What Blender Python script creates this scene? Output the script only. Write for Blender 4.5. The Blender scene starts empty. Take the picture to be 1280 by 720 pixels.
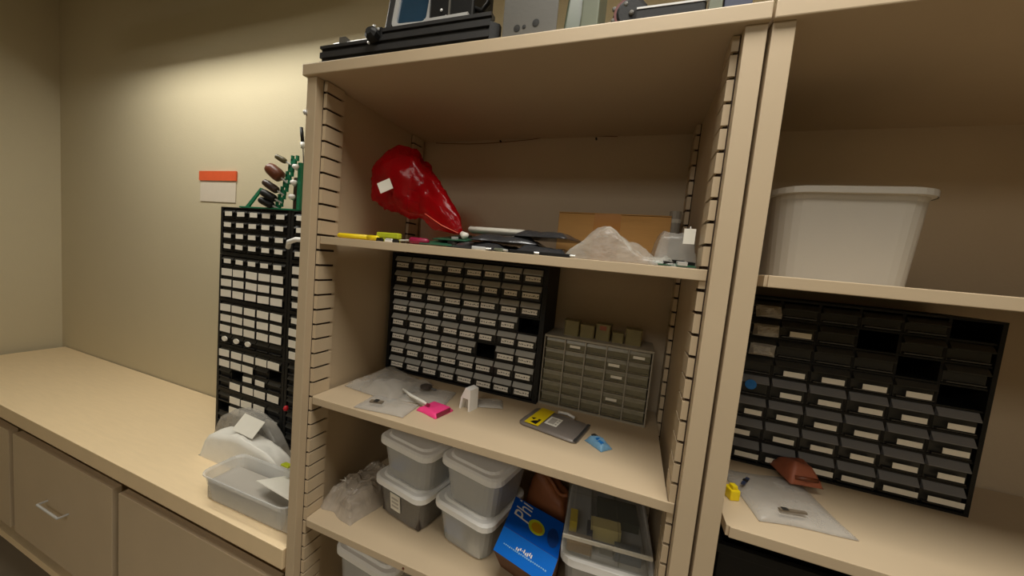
import bpy, bmesh, math, random
from mathutils import Vector, Matrix, noise as mnoise
R = math.radians
random.seed(7)
scene = bpy.context.scene
COL = scene.collection

# ------------------------------------------------------------------ camera, world, lights, exposure
cam_d = bpy.data.cameras.new('camera'); cam = bpy.data.objects.new('camera', cam_d); COL.objects.link(cam)
cam.location = (0.7744, -0.6177, 0.0174); cam.rotation_euler = (1.4906, -0.0947, 0.3473)
cam_d.sensor_fit = 'HORIZONTAL'; cam_d.sensor_width = 36.0; cam_d.lens = 430.36 * 36.0 / 1280.0
cam_d.clip_start = 0.01; cam_d.clip_end = 50
scene.camera = cam
vs = scene.view_settings
vs.view_transform = 'Standard'; vs.look = 'None'; vs.gamma = 1.0; vs.use_curve_mapping = False
vs.exposure = 0.0
world = bpy.data.worlds.new('room_air'); scene.world = world; world.use_nodes = True
world.node_tree.nodes['Background'].inputs[0].default_value = (1.0, 0.94, 0.84, 1)
world.node_tree.nodes['Background'].inputs[1].default_value = 0.03

def area_light(name, loc, rot, sx, sy, power, col, spread=180):
    l = bpy.data.lights.new(name, 'AREA'); l.shape = 'RECTANGLE'; l.size = sx; l.size_y = sy
    l.energy = power; l.color = col; l.spread = R(spread)
    o = bpy.data.objects.new(name, l); COL.objects.link(o); o.location = loc; o.rotation_euler = rot
    return o
CEIL = 1.30; FLOOR = -1.70
WARM = (1.0, 0.97, 0.90)
area_light('ceiling_panel_light', (0.95, -0.46, CEIL - 0.035), (0, 0, 0), 1.15, 0.55, 13.0, WARM, 115)
area_light('ceiling_panel_light', (0.2, -2.7, CEIL - 0.035), (0, 0, 0), 1.15, 1.15, 22.0, WARM)
area_light('bench_tube_light', (-0.95, 0.06, 1.035), (0, 0, 0), 1.2, 0.075, 12.5, (1.0, 0.98, 0.89))

# ------------------------------------------------------------------ materials
MATS = {}
def lin(c):
    return tuple(((v / 255) / 12.92 if v / 255 <= 0.04045 else ((v / 255 + 0.055) / 1.055) ** 2.4) for v in c)
def mat(name, rgb, rough=0.5, var=0.12, scale=18.0, bump=0.0, bscale=120.0, metal=0.0, clear=0.0, tint=None,
        spec=0.5, emit=0.0, stretch=(1, 1, 1), sheen=0.0):
    if name in MATS: return MATS[name]
    m = bpy.data.materials.new(name); m.use_nodes = True; nt = m.node_tree; N = nt.nodes; L = nt.links
    b = N['Principled BSDF']; out = N['Material Output']
    c = lin(rgb)
    tc = N.new('ShaderNodeTexCoord'); mp = N.new('ShaderNodeMapping'); mp.inputs['Scale'].default_value = stretch
    L.new(tc.outputs['Object'], mp.inputs['Vector'])
    nz = N.new('ShaderNodeTexNoise'); nz.inputs['Scale'].default_value = scale; nz.inputs['Detail'].default_value = 4
    L.new(mp.outputs[0], nz.inputs['Vector'])
    mx = N.new('ShaderNodeMix'); mx.data_type = 'RGBA'
    mx.inputs['A'].default_value = (*[v * (1 - var) for v in c], 1); mx.inputs['B'].default_value = (*[min(1, v * (1 + var)) for v in c], 1)
    L.new(nz.outputs['Fac'], mx.inputs['Factor']); L.new(mx.outputs['Result'], b.inputs['Base Color'])
    b.inputs['Roughness'].default_value = rough; b.inputs['Metallic'].default_value = metal
    b.inputs['Specular IOR Level'].default_value = spec
    if bump > 0:
        n2 = N.new('ShaderNodeTexNoise'); n2.inputs['Scale'].default_value = bscale; n2.inputs['Detail'].default_value = 3
        L.new(mp.outputs[0], n2.inputs['Vector'])
        bp = N.new('ShaderNodeBump'); bp.inputs['Strength'].default_value = bump; bp.inputs['Distance'].default_value = 0.004
        L.new(n2.outputs['Fac'], bp.inputs['Height']); L.new(bp.outputs['Normal'], b.inputs['Normal'])
    if emit > 0:
        b.inputs['Emission Color'].default_value = (*c, 1); b.inputs['Emission Strength'].default_value = emit
    if clear > 0:
        t = N.new('ShaderNodeBsdfTransparent'); t.inputs[0].default_value = (*(lin(tint) if tint else (1, 1, 1)), 1)
        s = N.new('ShaderNodeMixShader'); s.inputs[0].default_value = 1 - clear
        L.new(t.outputs[0], s.inputs[1]); L.new(b.outputs[0], s.inputs[2]); L.new(s.outputs[0], out.inputs['Surface'])
    MATS[name] = m
    return m
def label_mat(name, paper, ink, sx, sz, seed):
    """white label with rows of tiny illegible print (flat print only)"""
    m = bpy.data.materials.new(name); m.use_nodes = True; nt = m.node_tree; N = nt.nodes; L = nt.links
    b = N['Principled BSDF']; b.inputs['Roughness'].default_value = 0.6
    tc = N.new('ShaderNodeTexCoord'); mp = N.new('ShaderNodeMapping'); mp.inputs['Scale'].default_value = (sx, 1, sz)
    mp.inputs['Location'].default_value = (seed * 3.1, 0, 0)
    L.new(tc.outputs['Object'], mp.inputs[0])
    nz = N.new('ShaderNodeTexNoise'); nz.inputs['Scale'].default_value = 1.0; nz.inputs['Detail'].default_value = 1
    L.new(mp.outputs[0], nz.inputs[0])
    sp = N.new('ShaderNodeSeparateXYZ'); L.new(tc.outputs['Object'], sp.inputs[0])
    ab = N.new('ShaderNodeMath'); ab.operation = 'ABSOLUTE'; L.new(sp.outputs['Z'], ab.inputs[0])
    lt = N.new('ShaderNodeMath'); lt.operation = 'LESS_THAN'; L.new(ab.outputs[0], lt.inputs[0]); lt.inputs[1].default_value = 0.0018
    gt = N.new('ShaderNodeMath'); gt.operation = 'GREATER_THAN'; L.new(nz.outputs['Fac'], gt.inputs[0]); gt.inputs[1].default_value = 0.52
    mu = N.new('ShaderNodeMath'); mu.operation = 'MULTIPLY'; L.new(lt.outputs[0], mu.inputs[0]); L.new(gt.outputs[0], mu.inputs[1])
    mx = N.new('ShaderNodeMix'); mx.data_type = 'RGBA'; mx.inputs['A'].default_value = (*lin(paper), 1); mx.inputs['B'].default_value = (*lin(ink), 1)
    L.new(mu.outputs[0], mx.inputs['Factor']); L.new(mx.outputs['Result'], b.inputs['Base Color'])
    return m

CREAM = mat('cream_paint', (199, 179, 149), 0.45, 0.06, 6, 0.03, 60)
CREAM_IN = mat('cream_paint_inside', (196, 178, 152), 0.55, 0.07, 5, 0.1, 140)
WALL = mat('wall_paint', (202, 190, 160), 0.8, 0.03, 3, 0.15, 220)
CEILM = mat('ceiling_tile', (160, 156, 148), 0.9, 0.05, 30, 0.3, 300)
FLOORM = mat('floor_vinyl', (152, 140, 122), 0.5, 0.15, 4, 0.05, 60)
BLACKP = mat('black_plastic', (20, 20, 20), 0.5, 0.2, 30, 0.05, 200, spec=0.3)
BLACKM = mat('black_anodised_metal', (50, 50, 51), 0.4, 0.2, 40, 0.04, 200)
DARKDR = mat('dark_drawer_plastic', (44, 43, 40), 0.4, 0.2, 25)
GREYDR = mat('smoky_drawer_plastic', (174, 174, 170), 0.35, 0.15, 25, 0.05, 90)
LBL = [label_mat('drawer_label_paper_%d' % i, (240, 236, 226), (60, 58, 54), 260, 180, i) for i in range(3)]
LBLW = mat('blank_label_card', (240, 234, 220), 0.6, 0.06, 40)
WHITE = mat('white_plastic', (248, 247, 244), 0.4, 0.04, 20)
PAPER = mat('white_paper', (232, 228, 216), 0.75, 0.05, 30)
STEEL = mat('bright_steel', (206, 207, 206), 0.35, 0.08, 40, metal=0.35)
GREYMET = mat('grey_painted_steel', (96, 94, 88), 0.5, 0.08, 20, 0.05, 150)
BROWN = mat('brown_leather', (146, 86, 48), 0.6, 0.2, 30, 0.2, 90)
CARD = mat('cardboard', (200, 152, 90), 0.8, 0.08, 12, 0.1, 60, stretch=(1, 1, 12))
TAPE = mat('packing_tape', (188, 126, 44), 0.3, 0.08, 12)
TUB = mat('frosted_tub_plastic', (226, 227, 226), 0.25, 0.06, 14, clear=0.60)
TUBD = mat('smoky_tub_plastic', (150, 146, 140), 0.25, 0.1, 14, clear=0.5)
CLEARP = mat('clear_plastic', (150, 148, 138), 0.12, 0.1, 20, clear=0.82)
BAG = mat('clear_bag_film', (204, 200, 192), 0.18, 0.2, 26, 0.6, 50, clear=0.6)
BAGW = mat('milky_bag_film', (240, 237, 228), 0.35, 0.06, 26, 0.3, 40, clear=0.06)
BAGD = mat('antistatic_film', (122, 114, 108), 0.35, 0.14, 26, 0.25, 45, metal=0.1)
REDF = mat('red_film', (176, 6, 20), 0.2, 0.4, 14, 0.5, 40, clear=0.56, tint=(255, 70, 66))
GREENB = mat('circuit_board_green', (36, 86, 62), 0.4, 0.3, 60, 0.1, 200)
GREENP = mat('green_plastic', (22, 120, 84), 0.45, 0.15, 30)
BLUE = mat('blue_print_card', (4, 84, 184), 0.5, 0.06, 10, spec=.15)
BLUE2 = mat('lighter_blue_print', (6, 102, 200), 0.5, 0.06, 10, spec=.15)
BLUEG = mat('blue_glass', (36, 62, 82), 0.12, 0.2, 20)
BLUEP = mat('blue_plastic', (28, 116, 196), 0.4, 0.2, 30)
SKYB = mat('pale_blue_film', (120, 168, 204), 0.3, 0.25, 90, clear=0.15)
YELLOW = mat('yellow_plastic', (236, 208, 16), 0.45, 0.08, 30)
LIME = mat('lime_plastic', (186, 196, 40), 0.45, 0.08, 30)
PINK = mat('pink_foam', (236, 62, 130), 0.6, 0.12, 30)
MAGENTA = mat('dark_magenta_plastic', (140, 22, 60), 0.4, 0.15, 30)
ORANGE = mat('orange_print', (222, 92, 48), 0.6, 0.08, 30)
BROWNP = mat('brown_handle', (104, 52, 28), 0.4, 0.2, 40)
INK = mat('black_ink', (18, 16, 12), 0.6, 0.1, 30)
OLIVE = mat('olive_green_plastic', (62, 72, 48), 0.6, 0.15, 20)
PALEG = mat('pale_green_plastic', (112, 118, 102), 0.35, 0.1, 20)
BEIGEDR = mat('beige_translucent_drawer', (158, 151, 128), 0.22, 0.3, 60, clear=0.3)
BEIGEDK = mat('beige_drawer_lower_front', (140, 133, 108), 0.25, 0.3, 60, clear=0.3)
BEIGEFR = mat('grey_beige_frame', (160, 153, 138), 0.4, 0.08, 22)
AMBER = mat('amber_translucent_plastic', (142, 130, 88), 0.35, 0.15, 24, clear=0.15)
BENCH = mat('bench_laminate', (238, 214, 174), 0.45, 0.06, 10, stretch=(1, 8, 1))
BENCHE = mat('bench_edge_wood', (138, 104, 66), 0.6, 0.15, 14, stretch=(1, 10, 1))
GREYF = mat('grey_tub_plastic', (178, 172, 162), 0.4, 0.05, 10)
SLATE = mat('slate_drawer_plastic', (116, 116, 118), 0.35, 0.12, 18)
FLESH = mat('terracotta_rubber', (150, 84, 58), 0.55, 0.15, 40)
GLOW = mat('lamp_diffuser', (255, 236, 200), 0.5, 0.0, 5, emit=1.2)
SLOTSHADE = mat('painted_slot_shade', (52, 36, 24), 0.9, 0.2, 40)  # strip backing, coloured dark to stand in for shade inside the saw slots
NAVY = mat('navy_card', (44, 52, 78), 0.5, 0.15, 20)

# ------------------------------------------------------------------ mesh builder
class MB:
    def __init__(s): s.v = []; s.f = []; s.mi = []; s.M = Matrix()
    def add(s, vs, fs, mi=0):
        o = len(s.v); s.v += [tuple(s.M @ Vector(v)) for v in vs]; s.f += [tuple(i + o for i in f) for f in fs]; s.mi += [mi] * len(fs); return s
    def box(s, x0, x1, y0, y1, z0, z1, mi=0):
        return s.add([(x0, y0, z0), (x1, y0, z0), (x1, y1, z0), (x0, y1, z0), (x0, y0, z1), (x1, y0, z1), (x1, y1, z1), (x0, y1, z1)],
                     [(0, 3, 2, 1), (4, 5, 6, 7), (0, 1, 5, 4), (1, 2, 6, 5), (2, 3, 7, 6), (3, 0, 4, 7)], mi)
    def prism(s, poly, z0, z1, mi=0):            # poly in xy (ccw), extruded along z
        n = len(poly)
        return s.add([(x, y, z0) for x, y in poly] + [(x, y, z1) for x, y in poly],
                     [tuple(range(n - 1, -1, -1)), tuple(range(n, 2 * n))] + [(i, (i + 1) % n, n + (i + 1) % n, n + i) for i in range(n)], mi)
    def profile_x(s, poly, x0, x1, mi=0):        # poly of (y,z), extruded along x
        n = len(poly)
        return s.add([(x0, y, z) for y, z in poly] + [(x1, y, z) for y, z in poly],
                     [tuple(range(n)), tuple(range(2 * n - 1, n - 1, -1))] + [(n + i, n + (i + 1) % n, (i + 1) % n, i) for i in range(n)], mi)
    def loft(s, rings, cap0=True, cap1=True, mi=0):
        n = len(rings[0]); vs = [p for r in rings for p in r]; fs = []
        for k in range(len(rings) - 1):
            for i in range(n):
                fs.append((k * n + i, k * n + (i + 1) % n, (k + 1) * n + (i + 1) % n, (k + 1) * n + i))
        if cap0: fs.append(tuple(range(n - 1, -1, -1)))
        if cap1: fs.append(tuple(range((len(rings) - 1) * n, len(rings) * n)))
        return s.add(vs, fs, mi)
    def tube(s, pts, r, n=8, mi=0):
        pts = [Vector(p) for p in pts]; rings = []
        rs = r if isinstance(r, (list, tuple)) else [r] * len(pts)
        for i, p in enumerate(pts):
            d = (pts[min(i + 1, len(pts) - 1)] - pts[max(i - 1, 0)]).normalized()
            a = d.cross(Vector((0, 0, 1)));  a = a.normalized() if a.length > 1e-3 else Vector((1, 0, 0))
            b = d.cross(a).normalized()
            rings.append([tuple(p + (a * math.cos(t) + b * math.sin(t)) * rs[i]) for t in [2 * math.pi * k / n for k in range(n)]])
        return s.loft(rings, mi=mi)
    def lathe(s, prof, n=20, c=(0, 0), mi=0, cap0=True, cap1=True):
        return s.loft([[(c[0] + r * math.cos(2 * math.pi * k / n), c[1] + r * math.sin(2 * math.pi * k / n), z) for k in range(n)] for r, z in prof], cap0, cap1, mi)
    def build(s, name, m, parent=None, bevel=0.0, smooth=False, loc=None, rot=None):
        me = bpy.data.meshes.new(name)
        bm = bmesh.new(); vv = [bm.verts.new(v) for v in s.v]
        for f, k in zip(s.f, s.mi):
            try: q = bm.faces.new([vv[i] for i in f]); q.material_index = k; q.smooth = smooth
            except ValueError: pass
        bmesh.ops.recalc_face_normals(bm, faces=bm.faces)
        if bevel > 0:
            bmesh.ops.bevel(bm, geom=[e for e in bm.edges if len(e.link_faces) == 2 and e.calc_face_angle(0) > 0.6], offset=bevel, segments=2, profile=0.6, affect='EDGES')
        bm.to_mesh(me); bm.free()
        for mm in (m if isinstance(m, (list, tuple)) else [m]): me.materials.append(mm)
        o = bpy.data.objects.new(name, me); COL.objects.link(o)
        if parent: o.parent = parent
        if loc: o.location = loc
        if rot: o.rotation_euler = rot
        return o
def rrect(x0, x1, y0, y1, r, n=4):
    P = []
    for cx, cy, a0 in ((x1 - r, y1 - r, 0), (x0 + r, y1 - r, 90), (x0 + r, y0 + r, 180), (x1 - r, y0 + r, 270)):
        for k in range(n + 1):
            a = R(a0 + 90 * k / n); P.append((cx + r * math.cos(a), cy + r * math.sin(a)))
    return P
def thing(name, label, cat, loc=(0, 0, 0), rz=0.0, group=None, rot=None):
    o = bpy.data.objects.new(name, None); COL.objects.link(o); o.empty_display_size = 0.05
    o.location = loc; o.rotation_euler = rot or (0, 0, R(rz)); return tag(o, label, cat, group)
def tag(o, label, cat, group=None):
    o['label'] = label; o['category'] = cat
    if group: o['group'] = group
    return o
def struct(o, label=None):
    o['kind'] = 'structure'
    if label: o['label'] = label
    return o
def plabel(o, s): o['label'] = s; return o
def dup(o, parent=None, loc=None):
    c = o.copy(); COL.objects.link(c)
    if parent: c.parent = parent
    if loc: c.location = loc
    return c
def heap(nx, ny, w, d, hfun, seed, rough=0.006, freq=14, edge=0.12, mode='pillow'):
    """closed crumpled film body: top and bottom sheets joined at a thin rim; base at z=0"""
    vs = []; fs = []; off = Vector((seed * 7.3, seed * 3.7, seed))
    def pt(u, v, top):
        x = (u - 0.5) * w; y = (v - 0.5) * d
        e = min(u, 1 - u, v, 1 - v) / edge; e = max(0.0, min(1.0, e)); e = math.sin(e * math.pi / 2)
        wob = mnoise.noise(Vector((x, y, 0)) * freq * 0.6 + off)
        xx = x + wob * 0.07 * w * (0.4 + abs(u - 0.5)); yy = y + mnoise.noise(Vector((y, x, 3)) * freq * 0.6 + off) * 0.07 * d
        if not top: return (xx, yy, 0.0004)
        n = mnoise.noise(Vector((x, y, 1)) * freq + off) + 0.6 * abs(mnoise.noise(Vector((x, y, 2)) * freq * 2.3 + off))
        return (xx, yy, 0.0012 + max(0.0, e * (hfun(u, v) + rough * n)))
    for top in (True, False):
        for j in range(ny + 1):
            for i in range(nx + 1): vs.append(pt(i / nx, j / ny, top))
    K = (nx + 1) * (ny + 1)
    for j in range(ny):
        for i in range(nx):
            a = j * (nx + 1) + i
            fs.append((a, a + 1, a + nx + 2, a + nx + 1)); fs.append((K + a, K + a + nx + 1, K + a + nx + 2, K + a + 1))
    rim = [i for i in range(nx + 1)] + [j * (nx + 1) + nx for j in range(1, ny + 1)] + [ny * (nx + 1) + i for i in range(nx - 1, -1, -1)] + [j * (nx + 1) for j in range(ny - 1, 0, -1)]
    for k in range(len(rim)):
        a, b = rim[k], rim[(k + 1) % len(rim)]; fs.append((a, K + a, K + b, b))
    return MB().add(vs, fs)

# ------------------------------------------------------------------ room
YB = 0.46                                   # room's back wall plane
XL, XR, YF = -2.6, 3.2, -4.2
struct(MB().box(XL - .1, XR + .1, YF - .1, YB + .1, FLOOR - .1, FLOOR).build('floor', FLOORM), 'brown grey vinyl floor')
struct(MB().box(XL - .1, XR + .1, YF - .1, YB + .1, CEIL, CEIL + .1).build('ceiling', CEILM), 'pale ceiling')
struct(MB().box(XL - .1, XR + .1, YB, YB + .1, FLOOR, CEIL).build('wall_back', WALL), 'cream painted wall behind bench and cabinets')
struct(MB().box(XL - .1, XL, YF, YB, FLOOR, CEIL).build('wall_left', WALL), 'cream painted side wall')
struct(MB().box(XR, XR + .1, YF, YB, FLOOR, CEIL).build('wall_right', WALL), 'cream painted side wall')
struct(MB().box(XL - .1, XR + .1, YF - .1, YF, FLOOR, CEIL).build('wall_front', WALL), 'cream painted wall behind the viewer')

# lamps the room has (above the frame)
for (lx, ly, hy) in ((0.95, -0.46, .305), (0.2, -2.7, .605)):
    t = thing('ceiling_light', 'recessed white ceiling light panel %s' % ('in front of the cabinets' if ly > -2 else 'further back in the room'), 'ceiling light', (lx, ly, CEIL), group='ceiling light panels')
    q = hy - .02
    MB().box(-.61, .61, -hy, -q, -.03, 0).box(-.61, .61, q, hy, -.03, 0).box(-.61, -.585, -q, q, -.03, 0).box(.585, .61, -q, q, -.03, 0).build('frame', WHITE, t)
    MB().box(-.585, .585, -q, q, -.012, -.004).build('diffuser', GLOW, t)
t = thing('bench_lamp', 'hooded tube lamp hanging above the workbench', 'lamp', (-0.95, 0.06, 1.04))
MB().profile_x([(-.16, -.05), (-.06, .03), (.06, .03), (.105, -.074), (.108, -.074), (.062, .034), (-.062, .034), (-.163, -.05)], -.64, .64).box(-.645, -.64, -.15, .1, -.05, .033).box(.64, .645, -.15, .1, -.05, .033).build('hood', WHITE, t)
for ty in (-.02, .02): MB().tube([(-.6, ty, .012), (.6, ty, .012)], .009, 10).build('tube', GLOW, t)
for hx in (-.5, .5): MB().tube([(hx, 0, .03), (hx, 0, CEIL - 1.04)], .003, 6).build('hanger_chain', STEEL, t)

# ------------------------------------------------------------------ shelving cabinets
W = 0.914; T = 0.029; DEP = 0.43; ZT = 0.3983; TT = 0.0253
Z1, Z2, Z3, Z4 = 0.032, -0.3715, -0.7013, -1.035
SLOT0, PITCH = 0.035, 0.0373
def strip_mesh():
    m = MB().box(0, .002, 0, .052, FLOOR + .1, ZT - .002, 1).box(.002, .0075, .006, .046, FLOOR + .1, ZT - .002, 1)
    zs = [SLOT0 + k * PITCH for k in range(-44, 10)]
    edges = [FLOOR + .1] + zs + [ZT - .002]
    for i in range(len(edges) - 1):
        a = edges[i] + (.0027 if i else 0); b = edges[i + 1] - (.0027 if i < len(edges) - 2 else 0)
        m.box(.002, .012, 0, .052, a, b)
    return m
def shelf_mesh(th=.0185, l=.047, r=.8825):
    return MB().prism([(l, .0155), (r, .0155), (r, .0193), (.8715, .0193), (.8715, DEP - .006), (.0425, DEP - .006), (.0425, .0193), (l, .0193)][::1], -th, 0)
def cabinet(x0, label, shelves, hinge=False, lo=-.006):
    t = thing('shelving_cabinet', label, 'cabinet', (x0, 0, FLOOR), group='tall cream shelving cabinets')
    dz = -FLOOR
    def b(name, m, mm=CREAM, bev=.0015): o = m.build(name, mm, t, bevel=bev); o.location.z = dz; return o
    b('side_panel', MB().box(0, T, 0, DEP + .012, FLOOR, ZT)); b('side_panel', MB().box(W - T, W, 0, DEP + .012, FLOOR, ZT))
    b('top_board', MB().box(lo, W + .001, -.009, DEP + .02, ZT, ZT + TT), bev=.002)
    b('back_panel', MB().box(T, W - T, DEP, DEP + .008, FLOOR + .06, ZT), CREAM_IN, 0)
    b('plinth', MB().box(T, W - T, .03, .05, FLOOR, FLOOR + .08))
    s0 = None
    for (x, sgn) in ((T, 1), (W - T, -1)):
        for y in (.02, DEP - .07):
            if not hinge and sgn > 0 and y < .1: continue
            if s0 is None: s = s0 = strip_mesh().build('slotted_strip', [CREAM, SLOTSHADE], t)
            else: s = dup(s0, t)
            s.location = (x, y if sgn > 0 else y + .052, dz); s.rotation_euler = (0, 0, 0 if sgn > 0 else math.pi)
    for k, z in enumerate(shelves):
        o = shelf_mesh().build('shelf', CREAM, t, bevel=.0012); o.location.z = dz + z
    if hinge:
        m = MB(); m.M = Matrix.Translation((.0, .004, .318)) 
        h = MB().tube([(-.001, .006, 0), (-.006, .006, 0), (-.0085, .006, 0)], [.006, .006, .003], 10).build('hinge_screw', STEEL, t, smooth=True); h.location = (.006, -.008, dz + .317)
    return t
main = cabinet(0.0, 'tall cream shelving cabinet in the middle, red bag and drawer units on its shelves', [Z1, Z2, Z3, Z4], True)
side = cabinet(W + .0055, 'tall cream shelving cabinet at right edge, cut off by the picture', [Z1, -0.3815, -0.72, Z4], False, -.001)
dz = -FLOOR
# wire and nails on the back panel of the top compartment
for nx_ in (.32, .621):
    MB().tube([(nx_, DEP + .001, .391), (nx_, DEP - .008, .392)], .0028, 8).build('nail', INK, main).location.z = dz
MB().tube([(.08 + .6 * i / 14, DEP - .004, .392 - .006 * math.sin(math.pi * i / 14 * 2) + (.004 if i > 8 else 0)) for i in range(15)], .0011, 5).build('wire', BROWNP, main).location.z = dz
MB().tube([(.351, .0155, Z3 - .01), (.351, .0145, Z3 - .01)], .003, 8).build('screw', BROWNP, main).location.z = dz

# ------------------------------------------------------------------ drawer cabinets
def drawer_proto(w, h, dep, m_hi, m_lo, lip=.005):
    """one small-parts drawer: proud upper front, recessed lower front, tray behind; origin at front bottom centre"""
    hw = w / 2
    a = MB().profile_x([(.003, 0), (.003, h * .60), (.006, h * .60), (.006, 0)], -hw, hw, 1)
    a.profile_x([(.003, h * .60), (-lip, h * .64), (-lip, h * .69), (.0035, h), (.006, h), (.006, h * .60)], -hw, hw, 0)
    a.box(-hw, hw, .006, dep, 0, .0015).box(-hw, -hw + .0015, .006, dep, .0015, h * .9).box(hw - .0015, hw, .006, dep, .0015, h * .9).box(-hw + .0015, hw - .0015, dep - .0015, dep, .0015, h * .9)
    a.profile_x([(.004, .001), (-.0035, .0015), (-.0045, .004), (.004, .005)], -hw * .92, hw * .92, 1)
    return a
def grid_frame(w, h, dep, xs, zs, post=.004, rail=.004, back=True, py=.004):
    m = MB()
    m.box(0, xs[0] - .001, 0, dep, 0, h).box(xs[-1] + .001, w, 0, dep, 0, h)
    m.box(xs[0] - .001, xs[-1] + .001, 0, dep, 0, zs[0] - .001).box(xs[0] - .001, xs[-1] + .001, 0, dep, zs[-1] + .001, h)
    for x in xs[1:-1]: m.box(x - post / 2, x + post / 2, py, dep, zs[0] - .001, zs[-1] + .001)
    for z in zs[1:-1]: m.box(xs[0], xs[-1], .002, dep, z - rail / 2, z + rail / 2)
    if back: m.box(xs[0] - .001, xs[-1] + .001, dep - .003, dep, zs[0], zs[-1])
    return m

# the 64-drawer cabinet
x0, x1 = 0.046, 0.557; cw, ch, cd = x1 - x0, .380, .138
t = thing('drawer_cabinet', 'wide black small-parts drawer cabinet with grey labelled drawers on middle shelf', 'drawer cabinet', (x0, .285, Z2))
cols = [.012 + i * .0606 for i in range(9)]; rows = [.0075 + i * .0456 for i in range(9)]
grid_frame(cw, ch, cd, cols, rows, .004, .005).build('frame', BLACKP, t)
proto = drawer_proto(.0555, .0395, .12, GREYDR, DARKDR)
first = None; lab0 = {}
for r in range(8):
    for c in range(8):
        if (r, c) in ((3, 7), (5, 5)): continue
        px, pz = (cols[c] + cols[c + 1]) / 2, rows[7 - r] + .003
        if first is None: d = first = proto.build('drawer', [GREYDR, DARKDR], t)
        else: d = dup(first, t)
        d.location = (px, .001 + random.uniform(-.0015, .0015), pz)
        k = random.choice((0, 0, 1, 2)); wl = (.043, .038, .048)[k]
        if k not in lab0: l = lab0[k] = MB().box(-wl / 2, wl / 2, -.0006, 0, -.0068, .0068).build('label_card', LBL[k], d)
        else: l = dup(lab0[k], d)
        l.location = (random.uniform(-.005, .004) + .002, -.0040, .0135 + random.uniform(-.001, .001)); l.rotation_euler = (R(-8), 0, R(random.uniform(-1, 1)))

# smaller beige drawer cabinet, 5 x 8 trays
t = thing('drawer_cabinet', 'low grey-beige parts cabinet with see-through drawers beside black drawer unit', 'drawer cabinet', (.559, .300, Z2))
w2, h2 = .281, .196
cols = [.004 + i * .0546 for i in range(6)]; rows = [.006 + i * .0306 for i in range(7)]
grid_frame(w2, h2, .12, cols, rows, .0030, .0022, True, -.001).build('frame', BEIGEFR, t)
p2 = drawer_proto(.0506, .0276, .1, BEIGEDR, BEIGEFR, -.001); f2 = None; l2 = None
for r in range(6):
    for c in range(5):
        px, pz = (cols[c] + cols[c + 1]) / 2, rows[5 - r] + .002
        if f2 is None: d = f2 = p2.build('drawer', [BEIGEDR, BEIGEDK], t)
        else: d = dup(f2, t)
        d.location = (px, .0025 + random.uniform(-.001, .003), pz)
        if (r, c) in ((0, 4), (1, 3), (2, 3), (4, 3), (0, 1)):
            if l2 is None: l = l2 = MB().box(-.014, .014, -.0006, 0, -.0035, .0035).build('label_card', LBLW, d)
            else: l = dup(l2, d)
            l.location = (random.uniform(-.006, .006), .0006, .0125)
# little amber boxes standing on it
for i, (bx, bw, bh, fr) in enumerate(((.603, .041, .042, 1), (.648, .039, .036, 0), (.691, .038, .044, 0), (.733, .03, .027, 0), (.768, .040, .042, 0))):
    names = ('leftmost on the low beige cabinet, flat lid', 'second from left on the low beige cabinet', 'with a brown paper patch on the low beige cabinet', 'lowest of the row on the low beige cabinet', 'rightmost on the low beige cabinet')
    o = thing('parts_box', 'small amber see-through parts box, ' + names[i], 'box', (bx + bw / 2, .355, Z2 + h2), random.uniform(-4, 4), 'amber boxes on the beige cabinet')
    MB().prism(rrect(-bw / 2, bw / 2, -.02, .02, .004, 2), 0, bh - .004).build('body', AMBER, o)
    MB().prism(rrect(-bw / 2 - .001, bw / 2 + .001, -.021, .021, .004, 2), bh - .004, bh).build('lid', AMBER, o)
    if i == 2: MB().box(-.009, .009, -.0206, -.0201, .028, .04).build('paper_patch', FLESH, o)

# left bench stacks
BZ = -0.79
UH = .1818; UW = .376
ud = drawer_proto(.064, .037, .13, DARKDR, BLACKP, .004)
protos = {}
def small_unit(x, k, stack, label, wide):
    t = thing('drawer_cabinet', label, 'drawer cabinet', (x, .272, BZ + (4 - k) * UH), group='stacked black drawer units on the bench')
    cols = [.014 + i * .0696 for i in range(6)]; rows = [.009 + i * .0417 for i in range(5)]
    if 'f' not in protos: f = protos['f'] = grid_frame(UW, UH - .0008, .15, cols, rows, .0035, .0035).build('frame', BLACKP, t)
    else: f = dup(protos['f'], t)
    for r in range(4):
        for c in range(5):
            if (k, r, c) in skip and stack == 0: continue
            if 'd' not in protos: d = protos['d'] = ud.build('drawer', [DARKDR, BLACKP], t)
            else: d = dup(protos['d'], t)
            d.location = ((cols[c] + cols[c + 1]) / 2, .0015, rows[3 - r] + .0022)
            kind = wide(r, c)
            if kind is None: continue
            if kind not in protos:
                lw, lh = {'s': (.040, .017), 'l': (.060, .027), 'm': (.050, .020), 'p': (.03, .02)}[kind]
                if kind == 'p': m = MB().loft([[(lw / 2 * math.cos(a), y, lh / 2 * math.sin(a)) for a in [2 * math.pi * q / 12 for q in range(12)]] for y in (0, -.004)])
                else: m = MB().box(-lw / 2, lw / 2, -.0008, 0, -lh / 2, lh / 2)
                l = protos[kind] = m.build('label_card', LBLW, d)
            else: l = dup(protos[kind], d)
            l.location = (random.uniform(-.003, .003), -.0052, .019 if kind != 'l' else .0175); l.rotation_euler = (0, R(random.uniform(-2, 2)), 0)
skip = {(3, 1, 4), (3, 2, 1), (4, 1, 0)}
pat = [lambda r, c: 's', lambda r, c: 's' if r == 0 else 'l', lambda r, c: 'l' if r < 3 else (None if c in (3, 4) else 'p'),
       lambda r, c: 'l' if (r == 0 or (r == 1 and c < 3) or (r == 3 and c > 0)) else ('m' if r == 2 and c in (2, 3) else None), lambda r, c: 'l' if (r < 2 and (r + c) % 4) else None]
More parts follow.
